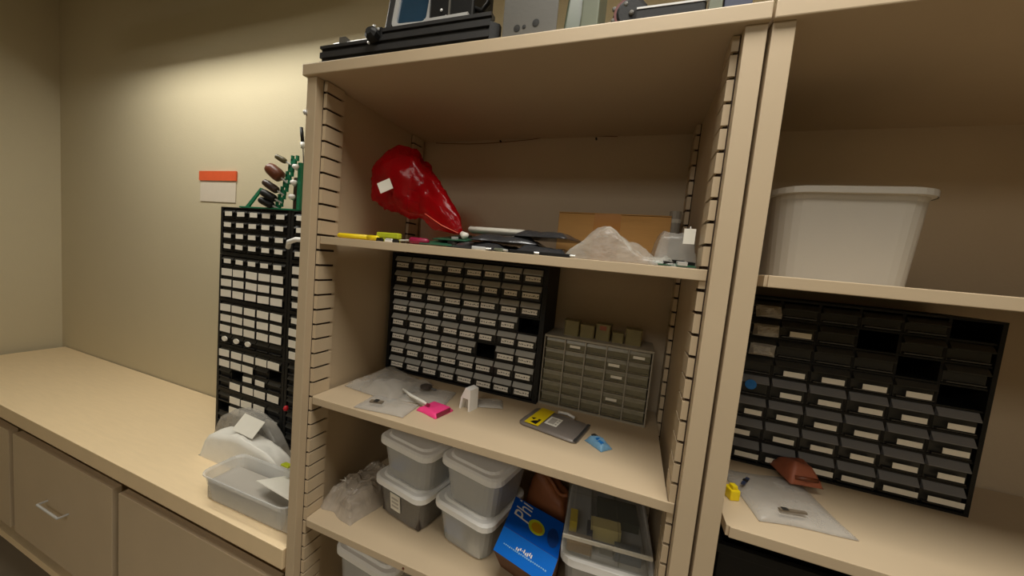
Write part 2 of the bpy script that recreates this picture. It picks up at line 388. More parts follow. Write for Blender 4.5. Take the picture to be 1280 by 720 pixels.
nth = ('topmost', 'second from top', 'middle', 'fourth from top', 'bottom')
ex = ('rows of small white labels', 'large white labels on its lower rows', 'crowded with large white labels', 'gaps between its white labels', 'partly hidden by bags')
for k in range(5):
    small_unit(-.767, k, 0, 'black drawer unit, %s of left stack, %s' % (nth[k], ex[k]), pat[k])
pat2 = [lambda r, c: 's' if r != 2 else None, lambda r, c: 'l' if r in (0, 1) else 'm', lambda r, c: 'l' if r else 'm', lambda r, c: None, lambda r, c: 's' if r == 3 else None]
for k in range(5):
    small_unit(-.388, k, 1, 'black drawer unit half hidden behind cream cabinet side, %s of the right stack' % nth[k], pat2[k])

# drawer cabinet in the neighbouring cabinet
xa = 1.008; za = -0.3815
t = thing('drawer_cabinet', 'dark grey drawer cabinet in the right-hand cabinet, large slate drawers below small ones', 'drawer cabinet', (xa, .262, za))
H3 = .372; cols3 = [.008, .066, .132, .198, .264, .33, .396]; zr = [.006, .055, .104, .153, .202, .2445, .287, .3295, .3665]
grid_frame(.404, H3, .15, cols3, zr, .005, .004).build('frame', BLACKP, t)
for r in range(8):
    for c in range(6):
        cx = (cols3[c] + cols3[c + 1]) / 2; wd = cols3[c + 1] - cols3[c] - .006; hh = zr[r + 1] - zr[r] - .006
        if c > 2 and r > 3 and (r + c) % 3 == 0: continue
        d = drawer_proto(wd, hh, .12, SLATE, DARKDR, .006).build('drawer', [SLATE if r < 4 else DARKDR, DARKDR], t); d.location = (cx, .001, zr[r] + .003)
        if r in (0, 1, 2) or (r in (3, 4) and c) or (r == 6 and c == 1):
            lw = wd * (.86 if r == 0 else .62)
            MB().box(-lw / 2, lw / 2, -.0008, 0, -.0055, .0055).build('label_card', LBLW, d, loc=(.004 if not (r == 1 and c == 0) else -.012, -.0052, hh * .28))
        if r == 3 and c == 0:
            plabel(MB().lathe([(.001, 0), (.011, .0004), (.011, .0012), (.001, .0018)], 14).build('sticker', BLUEP, d, loc=(-.008, -.0062, hh * .55), rot=(R(90), 0, 0)), 'round blue sticker')
        if c == 0 and r in (5, 6, 7):
            m = heap(10, 6, .046, .026, lambda u, v: .008 + .004 * math.sin(u * 7 + v * 5), 3 + r, .010, 60)
            m.build('paper_scrap', GREYF, d, loc=(.004, -.005, hh * .32), rot=(R(88), 0, 0))

# ------------------------------------------------------------------ workbench on the left
t = thing('workbench', 'long pale laminate workbench under the stacked drawer units', 'workbench', (-1.2, .2, FLOOR))
MB().box(-1.35, 1.196, -.206, .255, BZ - FLOOR - .056, BZ - FLOOR).build('bench_top', BENCH, t, bevel=.002)
MB().box(-1.35, 1.19, -.165, -.147, BZ - FLOOR - .115, BZ - FLOOR - .056).build('apron', BENCHE, t)
for lx in (-1.3, -.1, 1.13):
    for ly in (-.12, .22): MB().box(lx, lx + .05, ly - .02, ly + .03, 0, BZ - FLOOR - .056).build('leg', CREAM, t)
MB().box(-1.3, 1.18, -.18, .25, .25, .28).build('lower_shelf', BENCH, t)
for dxx in (-1.2, -.4, .4):
    dr = MB().box(dxx, dxx + .76, -.196, -.170, .36, BZ - FLOOR - .112).build('drawer_front', CREAM, t, bevel=.002)
    MB().tube([(dxx + .3, -.196, .6), (dxx + .3, -.222, .6), (dxx + .46, -.222, .6), (dxx + .46, -.196, .6)], .004, 8).build('handle', STEEL, dr)

# things on the bench
t = thing('tool_rack', 'green perforated plastic tool rack standing on the stacked drawer units', 'tool rack', (-.54, .33, BZ + 5 * UH))
m = MB()
for i in range(7): m.box(.066 + .0115 * i - .009, .066 + .0115 * i + .013, -.05, -.042, i * .027, i * .027 + .018)
for i in range(7): m.box(.058 + .0115 * i, .066 + .0115 * i, -.05, -.042, i * .027 + .012, i * .027 + .03).box(.081 + .0115 * i, .089 + .0115 * i, -.05, -.042, i * .027 + .012, i * .027 + .03)
m.build('front_post', GREENP, t)
MB().add([(-.115, -.046, 0), (-.095, -.046, 0), (-.018, -.046, .075), (-.03, -.046, .078), (-.115, -.04, 0), (-.095, -.04, 0), (-.018, -.04, .075), (-.03, -.04, .078)],
         [(0, 1, 2, 3), (7, 6, 5, 4), (0, 4, 5, 1), (1, 5, 6, 2), (2, 6, 7, 3), (3, 7, 4, 0)]).build('brace', GREENP, t)
MB().box(-.12, .16, -.06, .06, 0, .005).build('base', GREENP, t)
MB().box(.150, .165, -.04, .0, .005, .17).build('rear_post', GREENP, t); MB().box(.12, .149, -.03, .0, .005, .12).build('tool_tray', mat('dark_brown_tray', (70, 44, 34), .5, .2, 30), t)
for q, z in enumerate((.045, .095, .15)): MB().tube([(0, 0, 0), (.006, -.012, .004), (.018, -.012, .006)], [.008, .0105, .006], 10).build('white_cap', WHITE, t, smooth=True, loc=(.128 + q * .006, -.035, z))
hd = [((.055, -.056, .012), (.004, -.07, .032), .0145, BLACKP, 'lowest black handled screwdriver in the green tool rack'),
      ((.066, -.056, .036), (.012, -.07, .060), .015, BLACKP, 'black handled screwdriver in green rack, second from below'),
      ((.076, -.056, .066), (.022, -.07, .096), .0145, mat('dark_brown_handle', (52, 34, 24), .4, .2, 40), 'dark brown handled screwdriver in green rack, below the thick brown one'),
      ((.092, -.056, .112), (.045, -.072, .148), .0235, BROWNP, 'thick reddish brown screwdriver handle in the green tool rack'),
      ((.112, -.056, .168), (.078, -.07, .185), .010, mat('olive_handle', (92, 84, 54), .4, .2, 40), 'thin olive handled tool at the top of the green rack')]
for i, (a, b, r, mm, lb) in enumerate(hd):
    o = thing('screwdriver', lb, 'screwdriver', (-.54 + a[0], .33 + a[1], BZ + 5 * UH + a[2]), group='tools in the green rack')
    v = Vector(b) - Vector(a)
    MB().tube([tuple(v * k) for k in (0, .08, .3, .7, .92, 1.0)], [r * .6, r * .9, r, r * .95, r * .8, r * .35], 12).build('handle', mm, o, smooth=True)
    MB().tube([(0, 0, 0), tuple(-v * .45)], .003, 8).build('shaft', STEEL, o)
o = thing('marker_pen', 'thin black pen sticking up above the green rack beside the cabinet', 'pen', (-.452, .35, .36))
MB().tube([(.004, 0, .02), (-.006, 0, .075)], .006, 8).build('barrel', BLACKP, o, smooth=True); MB().tube([(.007, 0, 0), (.004, 0, .02)], [.008, .008], 8).build('cap', WHITE, o, smooth=True)
MB().tube([(.007, 0, 0), (.02, 0, -.12), (.02, 0, -.36 + BZ + 5 * UH)], .002, 6).build('holder', BLACKM, o)
o = MB().tube([(-.366, .248, -.012), (-.345, .235, .008), (-.31, .232, .018), (-.25, .24, .02), (-.2, .258, .0)], [.008, .0085, .0085, .0085, .0085], 10).build('cable', WHITE, None, smooth=True)
tag(o, 'short white cable sticking out between drawer units and cabinet', 'cable')
t = thing('wall_notice', 'white sheet with an orange header pinned to the wall at left', 'notice', (-1.115, YB - .001, .16))
MB().box(-.13, .125, -.002, 0, 0, .10).build('sheet', mat('notice_paper', (214, 202, 184), .8, .04, 30), t); MB().box(-.135, .13, -.006, 0, .098, .142).build('header', ORANGE, t)

def tub(loc, rz, w, d, h, label, body, lidm=WHITE, lidh=.016, taper=.018, group=None, lid=True, r=.03):
    t = thing('storage_tub', label, 'storage tub', loc, rz, group)
    def ring(i, z): return [(x, y, z) for x, y in rrect(-w / 2 + i, w / 2 - i, i, d - i, r)]
    hb = h - (lidh if lid else 0)
    rings = [ring(taper + .006, 0), ring(taper, .006), ring(.006, hb - .004), ring(.002, hb - .004), ring(.002, hb)]
    inner = [ring(.005, hb), ring(.0085, hb - .006), ring(taper + .0025, .008), ring(taper + .008, .003)]
    MB().loft(rings + inner).build('body', body, t, smooth=False)
    if lid:
        l = MB().loft([ring(0, hb - .008), ring(-.002, hb - .006), ring(-.002, hb + lidh * .45), ring(.003, hb + lidh * .72), ring(.012, hb + lidh * .72), ring(.016, hb + lidh), ring(.03, hb + lidh)]).build('lid', lidm, t, smooth=False)
    return t
t = tub((-.205, .008, BZ), 1, .36, .13, .088, 'open frosted plastic tub holding papers at the front of the bench', TUB, lid=False)
MB().box(-.165, .165, .022, .108, .004, .055).build('parts_fill', GREYF, t)
o = MB(); o.M = Matrix.Rotation(R(-20), 4, 'X') @ Matrix.Rotation(R(-8), 4, 'Z'); o.box(-.08, .08, 0, .095, 0, .002)
tag(o.build('paper_sheet', PAPER, None, loc=(-.115, .04, BZ + .100)), 'white paper sheet lying in the open bench tub', 'paper')
o = MB(); o.M = Matrix.Rotation(R(-12), 4, 'X'); o.box(-.016, .016, 0, .018, 0, .006)
tag(o.build('sticky_tag', LIME, None, bevel=.001, loc=(-.172, .118, BZ + .108)), 'bright lime sticky tag in the bench tub beside the cabinet', 'tag')
t = thing('plastic_bag', 'bulging milky white plastic bag lying behind the open bench tub', 'plastic bag', (-.43, .182, BZ), 0, 'plastic bags on the bench')
heap(30, 14, .42, .075, lambda u, v: .108 * math.sin(math.pi * min(1, max(0, u * .9 + .08))) ** .45, 2, .012, 10).build('film', BAGW, t, smooth=True)
t = thing('plastic_bag', 'grey see-through bag with a white paper card on top, on the bench', 'plastic bag', (-.50, .243, BZ + .0), 0, 'plastic bags on the bench')
heap(30, 14, .40, .046, lambda u, v: .15 * math.sin(math.pi * min(1, max(0, u * .85 + .1))) ** .7, 5, .014, 10).build('film', BAG, t, smooth=True, loc=(0, 0, .002))
o = MB(); o.M = Matrix.Rotation(R(48), 4, 'X') @ Matrix.Rotation(R(-3), 4, 'Z'); o.box(-.06, .05, -.03, .03, 0, .0015)
tag(o.build('paper_card', PAPER, None, loc=(-.44, .19, BZ + .138)), 'white paper card lying on the grey bag in front of the drawer units', 'paper')
o = MB().lathe([(.001, 0), (.006, .002), (.009, .010), (.006, .018), (.001, .020)], 10).build('reel_knob', mat('red_plastic', (190, 26, 40), .4, .1, 30), None, smooth=True, loc=(-.352, .255, -.60))
o.parent = None; tag(o, 'small red knob on the drawer unit beside the cabinet side', 'knob')

# ------------------------------------------------------------------ on top of the middle cabinet
ZTOP = ZT + TT
def extrusion(l, a, b, name, parent, rotz=0, loc=(0, 0, 0)):
    m = MB()
    s = .02
    for (y0, y1, z0, z1) in ((0, s, 0, .006), (0, s, .014, .026), (0, s, .034, .040), (.006, .014, .006, .014), (.006, .014, .026, .034)): m.box(a, b, y0, y1, z0, z1)
    return m.build(name, BLACKM, parent, loc=loc, rot=(0, 0, R(rotz)))
t = thing('slider_rail', 'long black slotted metal rail lying along the cabinet top front edge', 'rail', (.035, .0, ZTOP), 0.6)
extrusion(.44, .0, .425, 'rail', t)
MB().prism([(.425, -.001), (.440, .012), (.440, .021), (.425, .021)], 0, .041).build('end_cap', BLACKP, t)
MB().box(.172, .425, .002, .020, .041, .047).box(.172, .425, .007, .015, .047, .053).box(.172, .425, .002, .020, .053, .060).build('upper_rail', BLACKM, t)
MB().tube([(.03, .012, .046), (.16, .012, .046)], .004, 8).build('rod', STEEL, t); MB().box(.052, .07, .004, .02, .04, .056).build('rod_block', GREYMET, t)
k = MB().lathe([(.012, -.008), (.015, -.004), (.015, .008), (.008, .014)], 9).build('clamp_knob', BLACKP, t, loc=(.155, -.006, .042), rot=(R(80), 0, 0))
MB().box(.14, .172, .0, .024, .036, .062).build('clamp_block', BLACKP, t, bevel=.002)
for (sx, sz) in ((.143, .03), (.166, .055), (.155, .062)): MB().lathe([(.001, 0), (.0035, .001), (.0035, .003), (.001, .004)], 8).build('bolt', STEEL, t, loc=(sx, -.002, sz), rot=(R(90), 0, 0))
t = thing('display_panel', 'blue glass display with thick silver frame standing on the cabinet top', 'display', (.252, .035, ZTOP + .066), 4, rot=(R(-10), 0, R(4)))
fr = MB(); po = rrect(-.05, .045, .012, .13, .016, 5); pi_ = rrect(-.04, .035, .023, .12, .011, 5)
fr.loft([[(x, 0, z) for x, z in po], [(x, .012, z) for x, z in po], [(x, .012, z) for x, z in pi_], [(x, 0, z) for x, z in pi_], [(x, 0, z) for x, z in po]], False, False)
fr.build('silver_frame', STEEL, t); MB().box(-.041, .036, .004, .009, .022, .121).build('blue_glass', BLUEG, t)
MB().box(-.066, -.05, .0, .016, .0, .13).build('side_grip', BLACKM, t, bevel=.002); MB().box(-.05, .05, .0, .03, -.066, .011).build('foot', BLACKP, t, bevel=.002); MB().box(-.035, -.002, -.012, -.002, -.001, .006).build('bright_bar', STEEL, t)
t = thing('black_equipment', 'black equipment box with silver strip between blue display and grey plate', 'equipment', (.352, .03, ZTOP + .066))
MB().box(-.05, .055, 0, .09, .0, .15).build('body', BLACKP, t, bevel=.004); MB().box(-.052, .05, -.012, .0, .0, .009).build('silver_strip', STEEL, t); MB().box(-.002, .002, -.002, 0, .012, .14).build('seam', GREYMET, t)
for (sx, sz) in ((-.018, .028), (-.006, .014)): MB().lathe([(.001, 0), (.003, .001), (.003, .002), (.001, .003)], 8).build('screw', STEEL, t, loc=(sx, -.001, sz), rot=(R(90), 0, 0))
MB().box(-.05, .055, .0, .09, -.066, 0).build('stand', BLACKM, t, loc=(0, .0, 0))
MB().tube([(.05, .01, .03), (.07, .01, .022), (.083, .01, .035), (.085, .01, .06), (.07, .012, .09)], .005, 8).build('cable_loop', BLACKP, t, smooth=True)
t = thing('slider_rail', 'second black slotted rail behind the grey metal bookend on the cabinet', 'rail', (.385, .13, ZTOP), 0)
extrusion(.3, .0, .26, 'rail', t); t.children[0].location.z = .04; MB().box(0, .26, .0, .02, 0, .04).build('foot_block', BLACKP, t)
t = thing('metal_bookend', 'grey sheet metal plate with three holes standing at cabinet front edge', 'bookend', (.538, .004, ZTOP))
from_mat = GREYMET
pl = MB(); xs = (-.051, .053)
holes = [(-.022, .020, .0062), (-.008, .021, .0035), (.014, .025, .0065)]
pl.box(-.051, .053, 0, .003, 0.0, .19); pl.build('plate', from_mat, t, bevel=.0006)
for (hx, hz, hr) in holes: MB().lathe([(hr * .2, 0), (hr, .0003), (hr, .0006), (hr * .2, .0008)], 14).build('hole', INK, t, loc=(hx, -.0001, hz), rot=(R(90), 0, 0))
MB().box(-.076, .053, .003, .12, 0, .003).build('foot_flange', from_mat, t); MB().box(-.076, -.074, .003, .1, .003, .02).build('flange_lip', from_mat, t)
t = thing('olive_board', 'dark olive green plastic panel leaning beside the grey metal plate', 'panel', (.612, .03, ZTOP), rot=(R(-6), R(4), R(12)))
MB().prism(rrect(-.016, .016, 0, .012, .003, 2), 0, .16).build('panel', OLIVE, t); MB().box(-.012, .012, -.001, 0, .02, .15).build('face', mat('olive_face', (58, 70, 46), .3, .1, 20), t)
t = thing('pale_case', 'narrow pale green-grey case standing upright on the cabinet top', 'case', (.643, .03, ZTOP), -4)
MB().box(-.016, .016, 0, .06, .004, .15).build('body', PALEG, t, bevel=.003); MB().box(-.019, .019, -.004, .06, 0, .005).build('foot', DARKDR, t)
t = thing('black_motor', 'round black motor lying on the cabinet top beside pale case', 'motor', (.70, .04, ZTOP + .03))
m = MB(); m.lathe([(.01, 0), (.026, .001), (.030, .006), (.030, .028), (.026, .03), (.026, .05), (.03, .052), (.03, .075), (.022, .08)], 20); m.build('body', BLACKP, t, rot=(R(90), 0, R(12)), loc=(0, .06, 0))
MB().lathe([(.022, 0), (.026, 0), (.026, .003), (.022, .003), (.022, 0)], 20, cap0=False, cap1=False).build('red_ring', mat('dull_red_ring', (96, 34, 28), .4, .1, 30), t, rot=(R(90), 0, R(12)), loc=(.012, -.014, .0))
MB().box(-.034, .034, -.01, .06, -.03, -.014).build('mount', BLACKM, t)
for q in range(5): MB().lathe([(.002, 0), (.004, .001), (.004, .004), (.002, .005)], 8).build('bolt', GREYMET, t, rot=(R(90), 0, 0), loc=(.016 * math.cos(q * 1.256), -.017, .016 * math.sin(q * 1.256)))
t = thing('flat_case', 'flat black case with a silver top edge on cabinet top right half', 'case', (.775, .01, ZTOP), 1)
MB().prism(rrect(-.055, .055, 0, .16, .006, 3), 0, .026).build('body', BLACKP, t); MB().box(-.05, .056, -.001, .003, .026, .029).build('silver_edge', STEEL, t)
t = thing('cable_coil', 'loose black cable coil on the flat black case', 'cable', (.745, .06, ZTOP + .03))
MB().tube([(.028 * math.cos(a) * (1 + .1 * math.sin(a * 3)), .028 * math.sin(a), .004 + .002 * a / 3) for a in [q * .35 for q in range(46)]], .0035, 6).build('loop', BLACKP, t, smooth=True)
t = thing('grey_block', 'small light grey block upright at right end of the cabinet top', 'block', (.842, .01, ZTOP), 0)
MB().box(-.009, .009, 0, .03, 0, .11).build('body', GREYF, t, bevel=.002); MB().box(-.009, .009, -.0008, 0, .01, .03).build('front_patch', PALEG, t)
t = thing('dark_box', 'dark navy box at the right end of the cabinet top', 'box', (.873, .012, ZTOP), -2)
MB().box(-.019, .019, 0, .12, 0, .06).build('body', NAVY, t, bevel=.002); MB().box(-.0195, .0195, -.0006, .1205, .05, .0605).build('lid', BLACKP, t)

# ------------------------------------------------------------------ upper shelf
t = thing('red_plastic_bag', 'crumpled translucent red plastic bag with white sticker leaning on the upper shelf', 'plastic bag', (.385, .10, Z1))
# twisted-neck bag: lofted along an axis from the neck (lower right) to the open belly (upper left)
A = Vector((.0, .0, .036)); B = Vector((-.262, .05, .185)); ax = (B - A).normalized(); up = Vector((0, -1, 0)); n1 = ax.cross(up).normalized(); n2 = n1.cross(ax).normalized()
rad = [(0, .004), (.03, .009), (.10, .022), (.25, .040), (.42, .055), (.6, .070), (.78, .084), (.92, .082), (1.04, .066), (1.13, .034), (1.15, .008)]
rings = []
def rad_at(q):
    for (t0, r0), (t1, r1) in zip(rad, rad[1:]):
        if t0 <= q <= t1: return r0 + (r1 - r0) * (q - t0) / (t1 - t0)
    return rad[-1][1]
for kk in range(37):
    tt = 1.15 * kk / 36; rr = rad_at(tt)
    c = A + (B - A) * tt + Vector((0, 0, .012 * math.sin(tt * 3.1)))
    ring = []
    for k in range(48):
        a = 2 * math.pi * k / 48; q = Vector((tt * 5, math.cos(a) * 1.6, math.sin(a) * 1.6))
        n = mnoise.noise(q) * .30 + (.5 - abs(mnoise.noise(q * 2.6 + Vector((3, 1, 7))))) * .26 + mnoise.noise(q * 5.5) * .08 - .1 + .10 * math.sin(a * 7 + tt * 3) * max(0, .7 - tt)
        r_ = rr * (1 + n); ring.append(tuple(c + n1 * math.cos(a) * r_ + n2 * math.sin(a) * r_ * .62))
    rings.append(ring)
MB().loft(rings).build('film', REDF, t, smooth=True)
MB().tube([tuple(A), (.012, -.006, .03), (.02, -.01, .034)], [.006, .009, .004], 8).build('neck_knot', BAGW, t, smooth=True)
MB().tube([tuple(A + Vector((-.004, -.01, .0))), tuple(A + (B - A) * .18 + Vector((0, -.022, -.012))), tuple(A + (B - A) * .4 + Vector((.01, -.034, -.02)))], .0012, 6).build('bright_fold', mat('pale_red_fold', (236, 110, 90), .2, .1, 20), t, smooth=True)
o = MB(); o.M = Matrix.Rotation(R(-28), 4, 'Y') @ Matrix.Rotation(R(14), 4, 'Z'); o.box(-.017, .017, -.0006, .0006, -.0135, .0135)
o.build('sticker', PAPER, t, loc=(-.207, -.024, .136))
o = thing('marker_pen', 'yellow marker lying along the front edge of the upper shelf', 'pen', (.145, .034, Z1 + .0065), 1)
MB().tube([(-.06, 0, 0), (-.056, 0, 0), (.03, 0, 0)], [.004, .0062, .0064], 10).build('barrel', YELLOW, o, smooth=True); MB().tube([(.03, 0, 0), (.055, 0, 0), (.06, 0, 0)], [.0066, .0064, .004], 10).build('cap', YELLOW, o, smooth=True)
o = thing('highlighter', 'lime green flat highlighter lying above other pens on upper shelf', 'pen', (.226, .044, Z1 + .006), -2)
MB().box(-.032, .032, -.007, .007, .003, .016).build('barrel', LIME, o, bevel=.003); MB().box(-.03, .03, -.006, .006, -.006, .003).build('clip_side', LIME, o, bevel=.002)
for i, (bx, bm, w_, lb) in enumerate(((.218, INK, .02, 'small black clip in front of the lime highlighter'), (.245, WHITE, .022, 'small white plastic bit beside the lime highlighter'), (.262, INK, .014, 'tiny black connector beside the white plastic bit'))):
    o = thing('small_part', lb, 'part', (bx, .024, Z1), random.uniform(-20, 20)); MB().box(-w_ / 2, w_ / 2, -.004, .004, 0, .006).build('body', bm, o, bevel=.0015); MB().box(-w_ / 3, w_ / 3, -.0045, .003, .006, .008).build('tab', bm, o)
o = thing('screwdriver', 'dark magenta handled screwdriver on the upper shelf below the red bag', 'screwdriver', (.303, .05, Z1 + .009), 6)
MB().tube([(-.022, 0, 0), (-.018, 0, 0), (.02, 0, 0), (.026, 0, 0)], [.004, .008, .0075, .004], 10).build('handle', MAGENTA, o, smooth=True); MB().tube([(-.022, 0, 0), (-.055, 0, -.003)], .0022, 6).build('shaft', STEEL, o)
def board(x, y, z, rz, w, d, label, mm=GREENB, n=6, tilt=0, seed=0):
    rnd = random.Random(seed); o = thing('circuit_board', label, 'circuit board', (x, y, z), group='circuit boards on the upper shelf', rot=(R(tilt), 0, R(rz)))
    MB().box(-w / 2, w / 2, -d / 2, d / 2, 0, .0018).build('board', mm, o)
    for q in range(n):
        cx, cy, cs = rnd.uniform(-w * .4, w * .4), rnd.uniform(-d * .45, d * .3), rnd.uniform(.004, .009)
        MB().box(cx - cs, cx + cs, cy - cs * .8, cy + cs * .8, .0018, .0018 + rnd.uniform(.003, .008)).build('chip', rnd.choice((INK, BLACKP, STEEL, DARKDR)), o)
    return o
board(.36, .10, Z1 + .012, 4, .10, .12, 'green circuit board lying just right of the magenta screwdriver', tilt=9, seed=1)
board(.372, .125, Z1 + .026, -5, .09, .11, 'second green circuit board stacked under the red bag neck', tilt=10, seed=2)
board(.835, .058, Z1 + .005, 6, .06, .06, 'dull green circuit board at the right end of upper shelf', tilt=6, seed=3)
def pouch(x, y, z, rz, w, d, h, label, mm, seed, group, rough=.004, freq=18, nx=20, ny=16):
    o = thing('plastic_pouch', label, 'plastic bag', (x, y, z), rz, group)
    heap(nx, ny, w, d, lambda u, v: h, seed, rough, freq, .2).build('film', mm, o, smooth=True)
    return o
DKFILM = mat('dark_antistatic_film', (62, 62, 64), .22, .3, 30, .5, 45, metal=.35)
pouch(.458, .115, Z1 + .001, -6, .13, .17, .014, 'dark antistatic bag lying flat at left of the pile on upper shelf', DKFILM, 11, 'antistatic bags on the upper shelf', .006)
pouch(.50, .13, Z1 + .021, 8, .15, .16, .012, 'dark antistatic bag stacked second on the pile, upper shelf', DKFILM, 12, 'antistatic bags on the upper shelf', .006)
pouch(.590, .11, Z1 + .001, 3, .115, .16, .016, 'dark antistatic bag at right of the pile near bubble wrap', DKFILM, 13, 'antistatic bags on the upper shelf', .007)
pouch(.590, .12, Z1 + .037, -9, .12, .12, .012, 'dark antistatic bag on top of the pile before the cardboard box', DKFILM, 14, 'antistatic bags on the upper shelf', .005)
for i, (bx, by, w_, lb, mm) in enumerate(((.468, .026, .03, 'small silver connector on the shelf edge before the dark bags', STEEL), (.512, .028, .022, 'small pale plug on the shelf edge before the dark bags', PALEG), (.56, .026, .05, 'black plug lying at shelf edge left of bubble wrap', BLACKP), (.625, .03, .06, 'flat black module at shelf edge beside bubble wrap', BLACKP))):
    o = thing('small_part', lb, 'part', (bx, by, Z1), (12, -20, 5, -4)[i]); MB().box(-w_ / 2, w_ / 2, -.006, .006, 0, .007).build('body', mm, o, bevel=.0015); MB().tube([(w_ / 2, 0, .004), (w_ / 2 + .01, 0, .004)], .0025, 6).build('pin', STEEL, o)
o = thing('paper_roll', 'flattened white paper roll lying on the dark bags below red bag', 'paper', (.45, .16, Z1 + .043), 2)
MB().loft([[(x, .024 * math.cos(a), .0085 * math.sin(a) + .008) for a in [2 * math.pi * q / 14 for q in range(14)]] for x in (-.068, -.03, .02, .066)]).build('roll', PAPER, o, smooth=True)
MB().loft([[(x, .012 * math.cos(a), .004 * math.sin(a) + .008) for a in [2 * math.pi * q / 10 for q in range(10)]] for x in (.0661, .0668)]).build('end_hole', GREYF, o)
t = thing('cardboard_box', 'long brown cardboard box with packing tape at back of the upper shelf', 'box', (.709, .205, Z1), -1)
MB().box(-.124, .124, 0, .1, 0, .110).build('body', CARD, t, bevel=.0015); MB().box(-.04, .02, -.0006, .1006, .0005, .1106).build('tape', TAPE, t)
MB().box(-.124, .124, -.001, .05, .1108, .1125).build('flap', CARD, t); MB().box(-.124, .124, .051, .101, .1108, .1125).build('flap', CARD, t)
t = thing('bubble_wrap', 'peaked heap of milky bubble wrap in front of the cardboard box', 'bubble wrap', (.742, .075, Z1), 0)
heap(34, 18, .195, .1, lambda u, v: .056 * math.exp(-((u - .36) / .26) ** 2) * (1 - .5 * abs(v - .5)) + .008, 21, .014, 30, .1).build('film', mat('bubble_film', (196, 192, 182), .25, .25, 60, .6, 90, clear=.64), t, smooth=True)
pouch(.838, .145, Z1 + .001, 4, .08, .095, .062, 'frosted plastic bag at right end of upper shelf beside the box', BAG, 23, 'frosted bags', .01, 20)
o = thing('white_tag', 'small white paper tag in the frosted bag at the shelf right end', 'tag', (.853, .045, Z1 + .042), -6); MB().box(-.009, .009, 0, .0012, 0, .026).build('tag', PAPER, o); MB().tube([(0, .0005, .026), (0, .0005, .03)], .001, 5).build('string', WHITE, o)
o = thing('roll_end', 'small pale roll standing on end behind the frosted bag', 'roll', (.853, .372, Z1)); MB().lathe([(.014, 0), (.014, .15), (.006, .15)], 12).build('roll', GREYF, o, smooth=False); MB().lathe([(.0145, .12), (.0145, .13)], 12, cap0=False, cap1=False).build('band', PAPER, o)

# ------------------------------------------------------------------ middle shelf small things
pouch(.155, .175, Z2 + .001, -8, .17, .165, .022, 'large clear zip bag lying at the left of the middle shelf', BAG, 31, 'clear bags on the middle shelf', .014, 16, 30, 24)
pouch(.235, .066, Z2 + .001, 6, .13, .075, .008, 'clear zip bag near shelf front edge, left of the pink foam', BAG, 32, 'clear bags on the middle shelf', .005)
pouch(.285, .165, Z2 + .001, 12, .13, .10, .01, 'clear zip bag with a dark part inside, behind the pink foam', BAG, 33, 'clear bags on the middle shelf', .005)
o = thing('dark_part', 'dark round component lying in the clear bag before the drawers', 'part', (.268, .185, Z2 + .014)); MB().lathe([(.012, 0), (.017, .003), (.016, .009), (.008, .012)], 12).build('body', mat('dark_resin', (58, 50, 44), .5, .2, 40), o); MB().tube([(.012, 0, .004), (.03, .004, .002)], .0022, 6).build('lead', DARKDR, o)
o = thing('dark_part', 'thin grey component in the front clear bag near the shelf edge', 'part', (.215, .052, Z2 + .012), 15); MB().box(-.016, .016, -.006, .006, 0, .003).build('body', mat('dull_grey_part', (116, 104, 88), .5, .1, 40), o); MB().box(-.005, .005, -.0065, .0065, .003, .005).build('cap', DARKDR, o)
o = thing('zip_strip', 'pale folded plastic strip ending in red between the clear bags', 'strip', (.285, .115, Z2 + .014), -20); MB().tube([(-.06, 0, .006), (-.02, -.002, .003), (.03, 0, .002), (.045, 0, .002)], [.003, .004, .004, .002], 6).build('strip', BAGW, o, smooth=True); MB().tube([(.045, 0, .002), (.055, 0, .002)], .003, 6).build('tip', MAGENTA, o)
o = thing('pink_foam', 'bright pink foam block in a bag on the middle shelf', 'foam', (.347, .106, Z2), -12)
heap(16, 12, .066, .062, lambda u, v: .009, 41, .004, 40, .12).build('block', PINK, o, smooth=True); MB().box(.03, .033, -.026, .02, .001, .012).build('end_strip', MAGENTA, o)
t = thing('white_clip', 'white folded plastic bracket standing on shelf before the drawer cabinet', 'bracket', (.405, .15, Z2), -14)
MB().loft([[(x, y, z) for x, z in ((-.017, 0), (-.013, .030), (.0, .058), (.016, .055), (.018, 0), (.013, 0), (.011, .03), (-.006, .03), (-.0115, 0))] for y in (0, .032)]).build('shell', WHITE, t)
MB().box(-.010, .0105, .014, .02, 0, .029).build('inner_panel', GREYF, t)
pouch(.45, .215, Z2 + .001, 20, .07, .05, .006, 'tiny clear bag lying beside the white bracket', BAG, 43, 'clear bags on the middle shelf', .003)
t = thing('antistatic_bag', 'grey antistatic bag with yellow warning label on the middle shelf', 'antistatic bag', (.632, .19, Z2), -11)
def esd_ring(i, z): return [(x + .10 * y * -1 * .0, y, z + (.0012 * math.sin(x * 60) if z > .004 else 0)) for x, y in rrect(-.074 + i, .074 - i, -.054 + i, .054 - i, .014, 5)]
MB().loft([esd_ring(.003, 0), esd_ring(0, .002), esd_ring(.0, .0045), esd_ring(.007, .0085), esd_ring(.02, .0095), esd_ring(.04, .0098)]).build('film', BAGD, t, smooth=True)
yl = MB().box(-.058, -.022, -.050, .050, .0100, .0106).build('warning_label', YELLOW, t)
def tri(pts, z): return MB().add([(x, y, z) for x, y in pts] + [(x, y, z + .0004) for x, y in pts], [tuple(range(len(pts)))[::-1], tuple(range(len(pts), 2 * len(pts)))] + [(i, (i + 1) % len(pts), len(pts) + (i + 1) % len(pts), len(pts) + i) for i in range(len(pts))])
